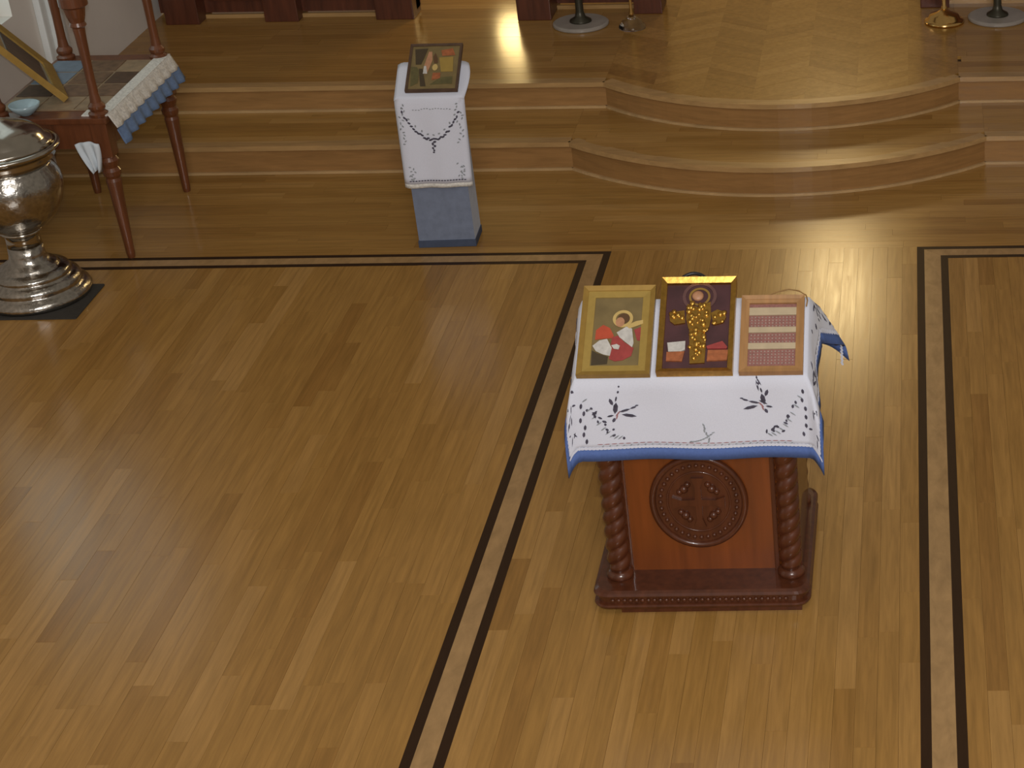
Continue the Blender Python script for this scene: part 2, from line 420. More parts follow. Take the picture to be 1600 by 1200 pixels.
t3 = structure('trim_3', bm, M['white_paint']); t3['label'] = 'white moulded pilaster strip on the side wall'
wallbox('wall_back', XW-0.2, 3.0, YB+2.6, YB+2.7, 0.0, 4.6, M['gold_curtain'], 'cream wall of the altar behind the screen')
bm = bmesh.new(); box(bm, XW, 3.0, YB, YB+2.6, 0.1, Z2); structure('altar_floor', bm, M['plank_x'])['label'] = 'floor of the altar behind the screen'

# ------------------------------------------------------------------ iconostasis screens
def screen(name, label, x0, x1, yf, pil, h=2.9):
    """pil: list of (xa, xb, yfront) pilasters; panels between them"""
    e = empty(name, ((x0+x1)/2, yf, Z2), label, 'altar screen', 'altar screen sections')
    ox, oy = (x0+x1)/2, yf
    bm = bmesh.new(); box(bm, x0-ox, x1-ox, 0.03, 0.13, 0.03, h); obj('backing', bm, M['walnut'], e)
    for xa, xb, yp in pil:
        bm = bmesh.new()
        box(bm, xa-ox+0.012, xb-ox-0.012, yp-oy+0.02, 0.12, 0.16, h, 0.008)
        p = obj('pilaster', bm, M['walnut'], e)
        bm = bmesh.new(); box(bm, xa-ox, xb-ox, yp-oy, 0.12, 0.0, 0.15, 0.006); box(bm, xa-ox+0.006, xb-ox-0.006, yp-oy+0.01, 0.12, 0.149, 0.17, 0.004)
        obj('plinth', bm, M['walnut'], p)
    ps = sorted(pil)
    for (a, b) in zip(ps, ps[1:]):
        g0, g1 = a[1]-ox, b[0]-ox
        if g1-g0 < 0.1: continue
        bm = bmesh.new(); box(bm, g0, g1, 0.012, 0.03, 0.0, 0.022); obj('baseboard', bm, M['nosing'], e)
        bm = bmesh.new(); box(bm, g0+0.03, g1-0.03, 0.012, 0.035, 0.10, 0.75, 0.01); box(bm, g0+0.07, g1-0.07, 0.004, 0.02, 0.15, 0.70, 0.008); obj('panel', bm, M['walnut'], e)
        bm = bmesh.new(); box(bm, g0+0.03, g1-0.03, 0.012, 0.035, 0.80, h-0.2, 0.01); obj('panel', bm, M['walnut'], e)
    bm = bmesh.new(); box(bm, x0-ox-0.01, x1-ox+0.01, -0.10, 0.16, h, h+0.12, 0.02); obj('cornice', bm, M['walnut'], e)
    return e
screen('altar_screen', 'dark red wood altar screen section next to the white wall', XW+0.02, -2.86, 10.60,
       [(-4.25, -4.06, 10.50), (-3.70, -3.51, 10.53), (-3.075, -2.86, 10.54)])
screen('altar_screen', 'dark wood altar screen section between the golden light streak and chevron parquet', -2.265, -1.46, 10.68,
       [(-2.265, -2.075, 10.49), (-1.62, -1.46, 10.58)])
screen('altar_screen', 'dark wood altar screen section at the top right corner', 0.005, XR, 10.68,
       [(0.005, 0.17, 10.62), (0.72, 0.9, 10.62)])

# ------------------------------------------------------------------ carved lectern
BX0, BX1, BY0, BY1 = -1.095, -0.383, 5.158, 5.815
LCX, LCY = (BX0+BX1)/2, (BY0+BY1)/2
lect = empty('carved_lectern', (LCX, LCY, 0), 'carved dark cherry lectern with twisted columns and a round medallion on the aisle', 'lectern')
def rrect(x0, x1, y0, y1, r, n=6):
    out = []
    for cx, cy, a in ((x1-r, y0+r, -PI/2), (x1-r, y1-r, 0), (x0+r, y1-r, PI/2), (x0+r, y0+r, PI)):
        for k in range(n+1): out.append((cx+r*math.cos(a+PI/2*k/n), cy+r*math.sin(a+PI/2*k/n)))
    return out
hx, hy = (BX1-BX0)/2, (BY1-BY0)/2
def stack(levels, r):
    bm = bmesh.new(); prev = None
    for ins, z in levels:
        ring = [bm.verts.new((x, y, z)) for x, y in rrect(-hx+ins, hx-ins, -hy+ins, hy-ins, r)]
        if prev:
            n = len(ring)
            for i in range(n): bm.faces.new((prev[i], prev[(i+1) % n], ring[(i+1) % n], ring[i]))
        else: bm.faces.new(list(reversed(ring)))
        prev = ring
    bm.faces.new(prev); return bm
base = obj('base', stack([(0.012, 0.022), (0.003, 0.026), (0, 0.034), (0.002, 0.040), (0.010, 0.043), (0.010, 0.066), (0.002, 0.069), (0.0, 0.075), (0.004, 0.084), (0.014, 0.090)], 0.05), M['cherry'], lect)
bm = bmesh.new(); box(bm, -hx+0.09, hx-0.03, -hy+0.02, hy-0.03, 0.0, 0.023); obj('foot', bm, M['cherry'], base)
bm = bmesh.new()
k = -0.29
while k < 0.29:
    ball(bm, (k, -hy+0.010, 0.0545), 0.0085, 8); k += 0.0195
for yy in [(-0.26 + 0.0195*i) for i in range(27)]:
    ball(bm, (hx-0.010, yy, 0.0545), 0.0085, 8)
tag(obj('beading', bm, M['cherry'], base, smooth=True), kind='stuff')
ZE, ZR = 0.838, 0.980      # eave and ridge
FY = BY0 - LCY              # local y of the base front
COLX = (-0.274, 0.290); COLY = (FY+0.108, -FY-0.108)
def gable(bm, x0, x1, y0, y1, zb, ze, zr):
    v = [bm.verts.new(p) for p in ((x0,y0,zb),(x1,y0,zb),(x1,y1,zb),(x0,y1,zb),(x0,y0,ze),(x1,y0,ze),(x1,y1,ze),(x0,y1,ze),(x0,(y0+y1)/2,zr),(x1,(y0+y1)/2,zr))]
    for f in ((0,3,2,1),(0,1,5,4),(2,3,7,6),(4,5,9,8),(6,7,8,9),(1,2,6,9,5),(3,0,4,8,7)): bm.faces.new([v[i] for i in f])
# body: front and back panels set between the columns, side panels
PX0, PX1 = -0.975-LCX, -0.499-LCX
PYF = FY+0.134
bm = bmesh.new(); box(bm, PX0-0.03, PX1+0.03, PYF, PYF+0.02, 0.088, 0.80); obj('front_panel', bm, M['cherry_panel'], lect)
bm = bmesh.new(); box(bm, PX0-0.03, PX1+0.03, -PYF-0.02, -PYF, 0.088, 0.80); obj('rear_panel', bm, M['cherry_panel'], lect)
for x in (-0.295, 0.315):
    bm = bmesh.new(); box(bm, x-0.012, x+0.012, PYF-0.02, -PYF+0.02, 0.088, 0.82); obj('side_panel', bm, M['cherry'], lect)
for x in (PX0-0.004, PX1+0.004):
    bm = bmesh.new(); box(bm, x-0.008, x+0.008, PYF-0.012, PYF+0.004, 0.088, 0.80, 0.003); obj('stile', bm, M['cherry'], lect)
bm = bmesh.new(); gable(bm, -0.335, 0.350, -0.255, 0.255, 0.80, ZE-0.006, ZR-0.006); obj('gable_top', bm, M['cherry'], lect)
def twist(bm, z0, z1, r=0.037, lead=0.052, seg=24, nz=230):
    rings = []
    for i in range(nz+1):
        z = z0+(z1-z0)*i/nz
        f = min(1, (z-z0)/0.02, (z1-z)/0.02)
        rings.append([])
        for k in range(seg):
            a = 2*PI*k/seg; s = math.cos(2*a - 2*PI*z/lead*2/2*2/2)   # two-start rope
            rr = r*(0.80 + 0.25*(abs(math.cos(a - PI*z/lead)))**0.8*f)
            rings[-1].append(bm.verts.new((rr*math.cos(a), rr*math.sin(a), z)))
    for a, b in zip(rings, rings[1:]):
        for k in range(seg): bm.faces.new((a[k], a[(k+1) % seg], b[(k+1) % seg], b[k]))
bm = bmesh.new(); twist(bm, 0.112, 0.79)
lathe(bm, [(0.042, 0.088), (0.045, 0.094), (0.045, 0.104), (0.038, 0.112), (0.034, 0.116)], 20)
lathe(bm, [(0.034, 0.785), (0.04, 0.79), (0.045, 0.797), (0.045, 0.806)], 20)
colm = None
for x in COLX:
    for y in COLY:
        if colm is None: colm = obj('twisted_column', bm, M['cherry'], lect, (x, y, 0), smooth=True)
        else:
            c = colm.copy(); C.objects.link(c); c.location = (x, y, 0)
# medallion on the front panel (x right, local z up), normal -y
MX, MZ, MR = -0.7385-LCX, 0.357, 0.150
MS = 1.10
def ring_tube(R, r, yo, n=48):
    bm = bmesh.new(); tube(bm, [(R*math.cos(2*PI*i/n), yo, MS*R*math.sin(2*PI*i/n)) for i in range(n)], r, 8, True); return bm
def disc(R, y0, y1, n=48, s=1.0):
    bm = bmesh.new(); a = [bm.verts.new((R*math.cos(2*PI*i/n), y0, s*R*math.sin(2*PI*i/n))) for i in range(n)]
    b = [bm.verts.new((R*math.cos(2*PI*i/n), y1, s*R*math.sin(2*PI*i/n))) for i in range(n)]
    bm.faces.new(a); bm.faces.new(list(reversed(b)))
    for i in range(n): bm.faces.new((a[i], b[i], b[(i+1) % n], a[(i+1) % n]))
    return bm
med = obj('medallion', disc(MR-0.004, -0.006, 0.0, s=MS), M['cherry'], lect, (MX, PYF, MZ))
obj('rim', ring_tube(MR, 0.011, -0.006), M['cherry'], med, smooth=True)
obj('rim', ring_tube(MR-0.048, 0.0035, -0.006), M['cherry'], med, smooth=True)
bm = bmesh.new()
for i in range(36):
    a = 2*PI*i/36; ball(bm, ((MR-0.026)*math.cos(a), -0.007, MS*(MR-0.026)*math.sin(a)), 0.0075, 8)
tag(obj('bead_ring', bm, M['cherry'], med, smooth=True), kind='stuff')
bm = bmesh.new(); p2 = []
for ang in range(4):
    a = ang*PI/2; ca, sa = math.cos(a), math.sin(a)
    for px, pz in ((0.011, -0.011), (0.055, -0.009), (0.085, -0.02), (0.085, 0.02), (0.055, 0.009)): p2.append((px*ca-pz*sa, px*sa+pz*ca))
f = [bm.verts.new((x, -0.016, z*MS)) for x, z in p2]; b = [bm.verts.new((x, -0.005, z*MS)) for x, z in p2]
bm.faces.new(f); bm.faces.new(list(reversed(b)))
for i in range(len(p2)): bm.faces.new((f[i], b[i], b[(i+1) % len(p2)], f[(i+1) % len(p2)]))
obj('carved_cross', bm, M['cherry'], med)
for dx in (-1, 1):
    for dz in (-1, 1):
        bm = bmesh.new()
        ball(bm, (dx*0.045, -0.008, dz*0.05), 0.015, 10); ball(bm, (dx*0.060, -0.007, dz*0.038), 0.011, 8); ball(bm, (dx*0.033, -0.007, dz*0.066), 0.011, 8)
        obj('carved_boss', bm, M['cherry'], med, smooth=True)

# ------------------------------------------------------------------ lectern cloth
TH = math.radians(30.0)
CX0, CX1, CYF, CZF = -1.082, -0.366, 5.226, 0.850
CW = CX1-CX0; CL = 0.292
FD, BD, SD = 0.288, 0.16, 0.165        # front, back and side overhang
def cloth(u, v, off=0.0):
    """u across from the left edge, v from the front eave (0) up to the ridge (CL) and down the back (2CL)"""
    uu = min(max(u, 0), CW); a = abs(u-uu); sg = -1 if u < 0 else 1
    b = max(0, -v); b2 = max(0, v-2*CL); vv = min(max(v, 0), 2*CL)
    x = CX0+uu
    y = CYF+vv*math.cos(TH); z = CZF+(vv if vv <= CL else 2*CL-vv)*math.sin(TH)
    z += 0.004*math.exp(-((vv-CL)/0.02)**2)*-1
    h = math.hypot(a, max(b, b2)); z -= h
    back = min(1, max(0, (vv-CL)/(0.6*CL)))
    x += sg*(0.008*min(1, a/0.02) + 0.13*a + (0.10*a if b > 0 else 0) + (0.40 if sg > 0 else -0.10)*a*back + (0.10 if sg > 0 else -0.35)*min(a, b2))
    s = 0.007*min(1, b/0.02) + 0.02*b + 0.006*min(1, b/0.1)*math.sin(u*17+1.0) + 0.25*min(a, b)
    y -= s
    y += 0.007*min(1, b2/0.02) + 0.05*b2
    if a > 0 and b == 0 and b2 == 0: x += sg*0.006*math.sin(v*28)*min(1, a/0.08)
    if b > 0.0: y -= off
    elif a > 0 and b2 == 0: x += sg*off
    elif b2 > 0: x += off; y -= off
    else: y -= off*math.sin(TH); z += off*math.cos(TH)
    return (x, y, z)
clth = empty('lectern_cloth', (CX0+CW/2, CYF, CZF), 'white embroidered cloth with a blue hem draped over the carved lectern', 'cloth')
CO = Vector(clth.location)
HEM = 0.044
def lin(a, b, n): return [a+(b-a)*i/n for i in range(n+1)]
def uniq(l):
    l = sorted(l); o = [l[0]]
    for q in l[1:]:
        if q-o[-1] > 1e-6: o.append(q)
    return o
us = uniq(lin(-SD, -SD+HEM, 1) + lin(-SD+HEM, -0.006, 5) + [0.0] + lin(0.012, CW-0.012, 44) + [CW] + lin(CW+0.006, CW+SD-HEM, 5) + [CW+SD])
vs_ = uniq([-FD, -FD+HEM] + lin(-FD+HEM, -0.006, 12) + [0.0] + lin(0.01, CL, 6) + lin(CL, 2*CL, 6) + lin(2*CL+0.006, 2*CL+BD-HEM, 8) + [2*CL+BD])
def grid_parts(us, vs_, fn, ishem, origin, parent, matA, matB, nameA, nameB, thick=0.0025):
    for which, mt, nm in ((False, matA, nameA), (True, matB, nameB)):
        bm = bmesh.new(); vd = {}
        def V(i, j):
            if (i, j) not in vd: vd[(i, j)] = bm.verts.new(Vector(fn(us[i], vs_[j])) - origin)
            return vd[(i, j)]
        for i in range(len(us)-1):
            for j in range(len(vs_)-1):
                if ishem((us[i]+us[i+1])/2, (vs_[j]+vs_[j+1])/2) == which:
                    bm.faces.new((V(i, j), V(i+1, j), V(i+1, j+1), V(i, j+1)))
        o = obj(nm, bm, mt, parent, smooth=True)
        md = o.modifiers.new('thickness', 'SOLIDIFY'); md.thickness = thick; md.offset = 1
grid_parts(us, vs_, cloth, lambda u, v: u < -SD+HEM or u > CW+SD-HEM or v < -FD+HEM or v > 2*CL+BD-HEM, CO, clth, M['linen'], M['blue'], 'linen_sheet', 'blue_hem')
def stitch(fn, items, mat, name, parent, origin, off=0.0036):
    """leaf shaped stitches: (u, v, length, width, angle) laid on the cloth surface"""
    bm = bmesh.new()
    for u, v, l, wd, ang in items:
        ca, sa = math.cos(ang), math.sin(ang); pts = []
        for p, q in ((-0.5, 0), (-0.2, -0.5), (0.2, -0.5), (0.5, 0), (0.2, 0.5), (-0.2, 0.5)):
            a, b = p*l, q*wd; pts.append(bm.verts.new(Vector(fn(u+a*ca-b*sa, v+a*sa+b*ca, off)) - origin))
        bm.faces.new(pts)
    o = obj(name, bm, mat, parent)
    md = o.modifiers.new('thickness', 'SOLIDIFY'); md.thickness = 0.001
    o['kind'] = 'stuff'
    return o
R = math.radians
rr = random.Random(3)
dark, red, grey, lace = [], [], [], []
# left bird: centre u ~0.135, v ~ -0.115
def bird(u, v, s):
    bl = []
    for du, dv, l, wd, a in ((0.0, 0.0, .040, .014, 80), (-.012, .022, .026, .010, 110), (.004, .032, .020, .005, 75), (.012, .056, .010, .006, 70), (.016, .075, .008, .005, 70),
                             (.028, -.010, .036, .007, 15), (.055, -.001, .022, .006, 20), (.040, -.028, .046, .010, -12), (-.018, -.027, .022, .006, 10), (-.008, -.042, .018, .009, 60), (.066, .006, .012, .004, 5)):
        bl.append((u+s*du, v+dv, l, wd, R(a if s > 0 else 180-a)))
    stitch(cloth, bl, M['thread'], 'embroidered_bird', clth, CO)
    for du, dv, l, a in ((.006, -.020, .026, 50), (.002, -.032, .02, 70)): red.append((u+s*du, v+dv, l, .004, R(a if s > 0 else 180-a)))
bird(0.118, -0.100, 1)
bird(0.578, -0.078, -1)
for du, dv, l, wd, a in ((-.05, .055, .04, .005, 100), (-.04, .075, .03, .004, 120), (-.02, -.03, .03, .006, -30)): dark.append((0.588+du*0.5, -0.068+dv*0.7, l, wd, R(a)))
def sprig(u, v, s):
    for i in range(9):
        t = i/8; grey.append((u+s*(0.01+0.10*(1-t)), v+0.135*t*t, .022, .004, R(35 if s > 0 else 145)))
    for i in range(15):
        t = rr.random(); dark.append((u+s*(0.012+0.10*(1-t))+rr.uniform(-.012, .014), v+0.14*t*t+rr.uniform(-.012, .022), rr.uniform(.009, .017), rr.uniform(.005, .008), R(rr.uniform(20, 160))))
sprig(0.015, -0.205, 1); sprig(CW-0.012, -0.205, -1)
for i in range(6):
    dark.append((0.01+rr.uniform(-.004, .01), -0.09-0.025*i, .02, .008, R(80)))
    dark.append((CW-0.01+rr.uniform(-.008, .004), -0.05-0.03*i, .018, .008, R(100)))
for k in range(7): grey.append((0.395+rr.uniform(-.012, .012), -0.222+0.010*k, .014, .005, R(60+10*k)))
for k in range(10): grey.append((0.345+0.008*k, -0.222+0.0004*k*k, .012, .004, R(20)))
u = 0.06
while u < CW-0.06:
    red.append((u, -0.2265, .02, .0022, 0)); grey.append((u+.008, -0.2335, .008, .003, R(30))); u += 0.022
u = -0.13
while u < CW+0.14:
    lace.append((u, -FD+HEM+0.003, .018, .010, 0)); u += 0.012
for s, u0 in ((-1, 0.0), (1, CW)):        # side flap embroidery
    for k in range(46):
        a = rr.uniform(0.012, SD-HEM-0.008); v = rr.uniform(-0.21, 2*CL+0.2)
        dark.append((u0+s*a, v, rr.uniform(.02, .04), rr.uniform(.006, .011), R(rr.uniform(0, 180))))
    for k in range(60):
        lace.append((u0+s*(SD-HEM-0.002), -0.22+0.018*k*0.95, .018, .016, 0))
stitch(cloth, dark, M['thread'], 'dark_embroidery', clth, CO)
stitch(cloth, red, M['thread_red'], 'red_embroidery', clth, CO)
stitch(cloth, grey, M['thread_grey'], 'grey_embroidery', clth, CO)
stitch(cloth, lace, M['linen'], 'lace_edging', clth, CO)

# ------------------------------------------------------------------ icons on the lectern
def frame_mesh(bm, wd, ht, bw, z0, z1, lip=0.0, x0=None):
    """rectangular frame, x centred, y from 0 to ht, with mitred bars, sloping inwards by lip"""
    xo, xi = wd/2, wd/2-bw
    O = [(-xo, 0), (xo, 0), (xo, ht), (-xo, ht)]; I = [(-xi, bw), (xi, bw), (xi, ht-bw), (-xi, ht-bw)]
    ob = [bm.verts.new((x, y, z0)) for x, y in O]; ot = [bm.verts.new((x, y, z1)) for x, y in O]
    ib = [bm.verts.new((x, y, z0)) for x, y in I]; it = [bm.verts.new((x, y, z1-lip)) for x, y in I]
    for i in range(4):
        j = (i+1) % 4
        bm.faces.new((ob[i], ob[j], ot[j], ot[i])); bm.faces.new((ot[i], ot[j], it[j], it[i]))
        bm.faces.new((it[i], it[j], ib[j], ib[i])); bm.faces.new((ib[i], ib[j], ob[j], ob[i]))
def shape(name, pts, z, mat, parent, t=0.0015):
    if area(pts) < 0: pts = pts[::-1]
    bm = bmesh.new(); prism(bm, pts, z, z+t); return obj(name, bm, mat, parent)
def ell(cx, cy, rx, ry, n=24): return [(cx+rx*math.cos(2*PI*i/n), cy+ry*math.sin(2*PI*i/n)) for i in range(n)]
def annulus(name, cx, cy, r0, r1, z, mat, parent, n=28, t=0.002):
    bm = bmesh.new()
    R0 = [[bm.verts.new((cx+r*math.cos(2*PI*i/n), cy+r*math.sin(2*PI*i/n), zz)) for i in range(n)] for r, zz in ((r0, z), (r1, z), (r1, z+t), (r0, z+t))]
    for k in range(4):
        a, b = R0[k], R0[(k+1) % 4]
        for i in range(n): bm.faces.new((a[i], a[(i+1) % n], b[(i+1) % n], b[i]))
    return obj(name, bm, mat, parent)
def on_slope(x, s, lift=0.005):
    return (x, CYF+s*math.cos(TH)-lift*math.sin(TH), CZF+s*math.sin(TH)+lift*math.cos(TH))

# icon 1: reclining saint
W1, H1 = 0.228, 0.332
ic = empty('icon_painting', on_slope(-0.962, -0.004), 'gold framed icon of a haloed figure in red and white robes', 'icon', 'icons on the carved lectern', (TH, 0, 0))
bm = bmesh.new(); box(bm, -W1/2+.004, W1/2-.004, .004, H1-.004, 0, 0.008); obj('panel', bm, M['pane_print'], ic)
bm = bmesh.new(); frame_mesh(bm, W1, H1, 0.016, 0, 0.022, 0.006); obj('frame', bm, M['gold_frame'], ic)
bm = bmesh.new(); 
def in_frame(bm, wd, ht, ins, bw, z0, z1):
    frame_mesh(bm, wd-2*ins, ht-2*ins, bw, z0, z1, 0.002)
    for v in bm.verts: v.co.y += ins
in_frame(bm, W1, H1, 0.015, 0.024, 0.006, 0.013); obj('mat_border', bm, M['gold_mat'], ic)
def n1(X, Y):
    t = (Y-210)/930; return ((X-(100-75*t))/757*W1 - W1/2, (1-t)*H1)
P1 = lambda l: [n1(*p) for p in l]
cx, cy = n1(505, 545)
annulus('halo', cx, cy, 0.022, 0.032, 0.009, M['halo'], ic)
shape('hair', ell(cx+.002, cy+.002, .019, .018), 0.0082, M['hair'], ic)
shape('face', ell(cx-.008, cy-.013, .014, .018), 0.0098, M['flesh'], ic)
shape('red_robe', P1([(215, 760), (225, 660), (300, 605), (370, 640), (410, 720), (400, 745), (300, 750)]), 0.0085, M['red_paint'], ic)
shape('crimson_robe', P1([(360, 960), (390, 740), (450, 720), (520, 790), (615, 850), (590, 930), (500, 975), (420, 985)]), 0.0086, M['crimson'], ic)
shape('white_sleeve', P1([(190, 825), (260, 770), (340, 755), (390, 850), (370, 930), (300, 915), (225, 880)]), 0.0100, M['white_pnt'], ic)
shape('white_mantle', P1([(440, 690), (540, 630), (600, 650), (615, 800), (600, 845), (530, 790), (470, 740)]), 0.0100, M['white_pnt'], ic)
shape('white_scroll', P1([(540, 620), (640, 575), (715, 562), (715, 600), (630, 630), (570, 650)]), 0.0104, M['halo'], ic)
shape('white_cuff', P1([(385, 825), (440, 812), (475, 830), (460, 868), (410, 860)]), 0.0116, M['white_pnt'], ic)
shape('red_drape', P1([(620, 660), (700, 630), (705, 780), (650, 770)]), 0.0084, M['crimson'], ic)
shape('dark_ground', P1([(185, 870), (240, 900), (350, 935), (340, 1010), (175, 1020)]), 0.0082, M['umber'], ic)

# icon 2: shadow box with a gilded relief
W2, H2 = 0.236, 0.352
ic = empty('relief_icon', on_slope(-0.7105, -0.002), 'deep gilt framed icon with a gold relief figure in the middle', 'icon', 'icons on the carved lectern', (TH, 0, 0))
bm = bmesh.new(); box(bm, -W2/2+.003, W2/2-.003, .003, H2-.003, 0, 0.010); obj('backing', bm, M['plum'], ic)
bm = bmesh.new(); frame_mesh(bm, W2, H2, 0.017, 0, 0.032, 0.010); obj('frame', bm, M['gold'], ic)
bm = bmesh.new(); tube(bm, [(-0.045+0.09*i/12+0.0, H2-0.002+0.030*math.sin(PI*i/12)**0.7, 0.010) for i in range(13)], 0.006, 8); obj('handle', bm, M['black'], ic, (-0.02, 0, 0), smooth=True)
def n2(X, Y):
    t = (Y-145)/975; return ((X-(185-85*t))/795*W2 - W2/2, (1-t)*H2)
P2 = lambda l: [n2(*p) for p in l]
cx, cy = n2(575, 320)
annulus('halo_ring', cx, cy, 0.044, 0.054, 0.0105, M['halo_dim'], ic, t=0.003)
annulus('halo', cx, cy, 0.027, 0.034, 0.0105, M['gold_frame'], ic, t=0.002)
bm = bmesh.new(); ball(bm, (cx-.006, cy+.003, 0.012), 0.019, 14, 0.5); obj('head', bm, M['flesh'], ic, smooth=True)
def relief(name, pts, z0, z1, seed, n):
    root = shape(name, P2(pts), z0, M['gold'], ic, z1-z0)
    r = random.Random(seed); bm = bmesh.new(); q = P2(pts); xs = [p[0] for p in q]; ys = [p[1] for p in q]
    for k in range(n):
        ball(bm, (r.uniform(min(xs)+.004, max(xs)-.004), r.uniform(min(ys)+.004, max(ys)-.004), z1), r.uniform(.006, .010), 10, 0.5)
    tag(obj('chased_relief', bm, M['gold'], root, smooth=True), kind='stuff')
relief('gilded_torso', [(445, 405), (560, 440), (690, 385), (690, 560), (665, 650), (600, 690), (450, 665), (425, 560)], 0.010, 0.018, 1, 26)
relief('gilded_robe', [(455, 650), (620, 650), (625, 830), (605, 1010), (450, 1015)], 0.010, 0.016, 2, 22)
relief('gilded_arm', [(250, 520), (310, 485), (410, 470), (415, 600), (300, 615), (255, 580)], 0.010, 0.017, 3, 8)
relief('gilded_arm', [(690, 500), (760, 465), (825, 490), (850, 545), (820, 600), (715, 625)], 0.010, 0.017, 4, 8)
shape('white_box', P2([(222, 800), (412, 785), (405, 870), (365, 890), (230, 890)]), 0.010, M['white_pnt'], ic, 0.006)
shape('orange_box', P2([(212, 895), (400, 890), (370, 990), (205, 985)]), 0.010, M['orange'], ic, 0.006)
shape('red_box', P2([(645, 880), (860, 880), (840, 985), (630, 990)]), 0.010, M['orange'], ic, 0.006)
shape('red_lid', P2([(630, 840), (800, 790), (850, 850), (840, 868), (640, 866)]), 0.010, M['crimson'], ic, 0.006)

# icon 3: relic case with rows
W3, H3 = 0.198, 0.284
ic = empty('relic_case', on_slope(-0.4745, -0.002), 'oak framed case with three pale bars over pink rows', 'relic case', 'icons on the carved lectern', (TH, 0, 0))
bm = bmesh.new(); box(bm, -W3/2+.003, W3/2-.003, .003, H3-.003, 0, 0.008); obj('backing', bm, M['relic'], ic)
bm = bmesh.new(); frame_mesh(bm, W3, H3, 0.013, 0, 0.024, 0.004); obj('frame', bm, M['oak_frame'], ic)
bm = bmesh.new(); in_frame(bm, W3, H3, 0.012, 0.013, 0.006, 0.018); obj('inner_frame', bm, M['oak_frame'], ic)
for ya, yb in ((0.215, 0.243), (0.150, 0.170), (0.089, 0.111)):
    bm = bmesh.new(); box(bm, -W3/2+.024, W3/2-.024, ya, yb, 0.008, 0.015, 0.002); obj('pale_bar', bm, M['pale_bar'], ic)
for ya, yb in ((0.172, 0.214), (0.112, 0.149), (0.034, 0.088)):
    bm = bmesh.new(); nr = max(2, round((yb-ya)/0.011))
    for r_ in range(nr):
        for k in range(13):
            ball(bm, (-0.066+0.011*k, ya+(r_+0.5)*(yb-ya)/nr, 0.008), 0.0032, 6)
    tag(obj('bead_row', bm, M['relic_dot'], ic), kind='stuff')
bm = bmesh.new()
tube(bm, [(-0.04, H3-.004, .004), (-0.02, H3+.014, -.004), (0.01, H3+.031, -.006), (0.045, H3+.042, -.008), (0.078, H3+.034, -.006), (0.102, H3+.014, -.002), (0.107, H3-.008, .002), (0.104, H3-.032, .004)], 0.0022, 6)
obj('hanging_cord', bm, M['cord'], ic, smooth=True)

# ------------------------------------------------------------------ blue covered stand with icon
SX0, SX1, SYF, SZF = -2.322, -2.062, 8.095, 0.728
SDp = 0.165
sx = (SX0+SX1)/2
stnd = empty('draped_stand', (sx, SYF, 0), 'narrow icon stand in slate blue fabric near the steps', 'lectern', rot=(0, 0, R(2.5)))
bm = bmesh.new(); hw = 0.128
v = [bm.verts.new(p) for p in ((-hw,0,.03),(hw,0,.03),(hw,SDp,.03),(-hw,SDp,.03),(-hw,0,SZF-.006),(hw,0,SZF-.006),(hw,SDp,SZF-.006+SDp*math.tan(TH)),(-hw,SDp,SZF-.006+SDp*math.tan(TH)))]
for f in ((0,3,2,1),(4,5,6,7),(0,1,5,4),(1,2,6,5),(2,3,7,6),(3,0,4,7)): bm.faces.new([v[i] for i in f])
obj('fabric_cover', bm, M['slate'], stnd)
bm = bmesh.new(); box(bm, -hw-.004, hw+.004, -.006, SDp+.004, 0.0, 0.034, 0.004); obj('base_band', bm, M['slate_dark'], stnd)
UW = 0.308; UL = 0.205; UF = 0.425
def sc(u, v, off=0.0):
    """stand cloth: u 0..UW, v -UF..UL"""
    b = max(0, -v); vv = max(v, 0)
    edge = min(u, UW-u); du = u-UW/2
    x = sx+.010+du*(1.0 - 0.02*min(1, b/0.4)) - 0.02*b
    y = SYF-0.004+vv*math.cos(TH); z = SZF+vv*math.sin(TH)-b
    y -= 0.006*min(1, b/0.02) + 0.02*b + 0.004*math.sin(u*42)*min(1, b/0.15)
    over = max(0, abs(du)-0.134)
    if b > 0: y += over*0.6
    else:
        z -= over*0.55
        if du > 0: x += 0.02*math.sin(min(1, vv/UL)*PI*0.9); z += 0.014*math.sin(min(1, vv/UL)*PI)*min(1, over/.02)
    y -= off*(1 if b > 0 else math.sin(TH)); z += off*(0 if b > 0 else math.cos(TH))
    return (x, y, z)
sclo = empty('stand_cloth', (sx, SYF, SZF), 'white embroidered cloth hanging down the slate blue stand', 'cloth', rot=(0, 0, R(2.5)))
SO = Vector(sclo.location)
us2 = lin(0, UW, 22); vs2 = uniq([-UF, -UF+.02] + lin(-UF+.02, -0.006, 14) + [0.0] + lin(.01, UL, 6))
grid_parts(us2, vs2, sc, lambda u, v: v < -UF+0.02, SO, sclo, M['linen'], M['lace'], 'linen_sheet', 'lace_hem')
it, it2 = [], []
for i in range(30):
    t = i/29; u = 0.03+t*(UW-0.06); v = -0.065-0.13*math.sin(PI*t)**0.8
    it.append((u, v+rr.uniform(-.006, .006), .017, .008, R(-60+120*t+rr.uniform(-30, 30))))
    if i % 3 == 0: it2.append((u, v+0.022, .013, .007, R(rr.uniform(0, 180))))
for k in range(6): it.append((UW/2+rr.uniform(-.006, .006), -0.205-0.010*k, .018-.002*k, .010, R(90 if k % 2 else 20)))
for s in (0.028, UW-0.028):
    for k in range(14): it2.append((s+rr.uniform(-.016, .016), -0.03-0.014*k, .014, .006, R(rr.uniform(0, 180))))
    for k in range(12): it2.append((s+(0.03 if s < .1 else -.03)*rr.random(), -0.31-0.075*rr.random(), .013, .006, R(rr.uniform(0, 180))))
for k in range(20):
    it.append((0.03+k*(UW-0.06)/19, -0.390, .012, .005, 0))
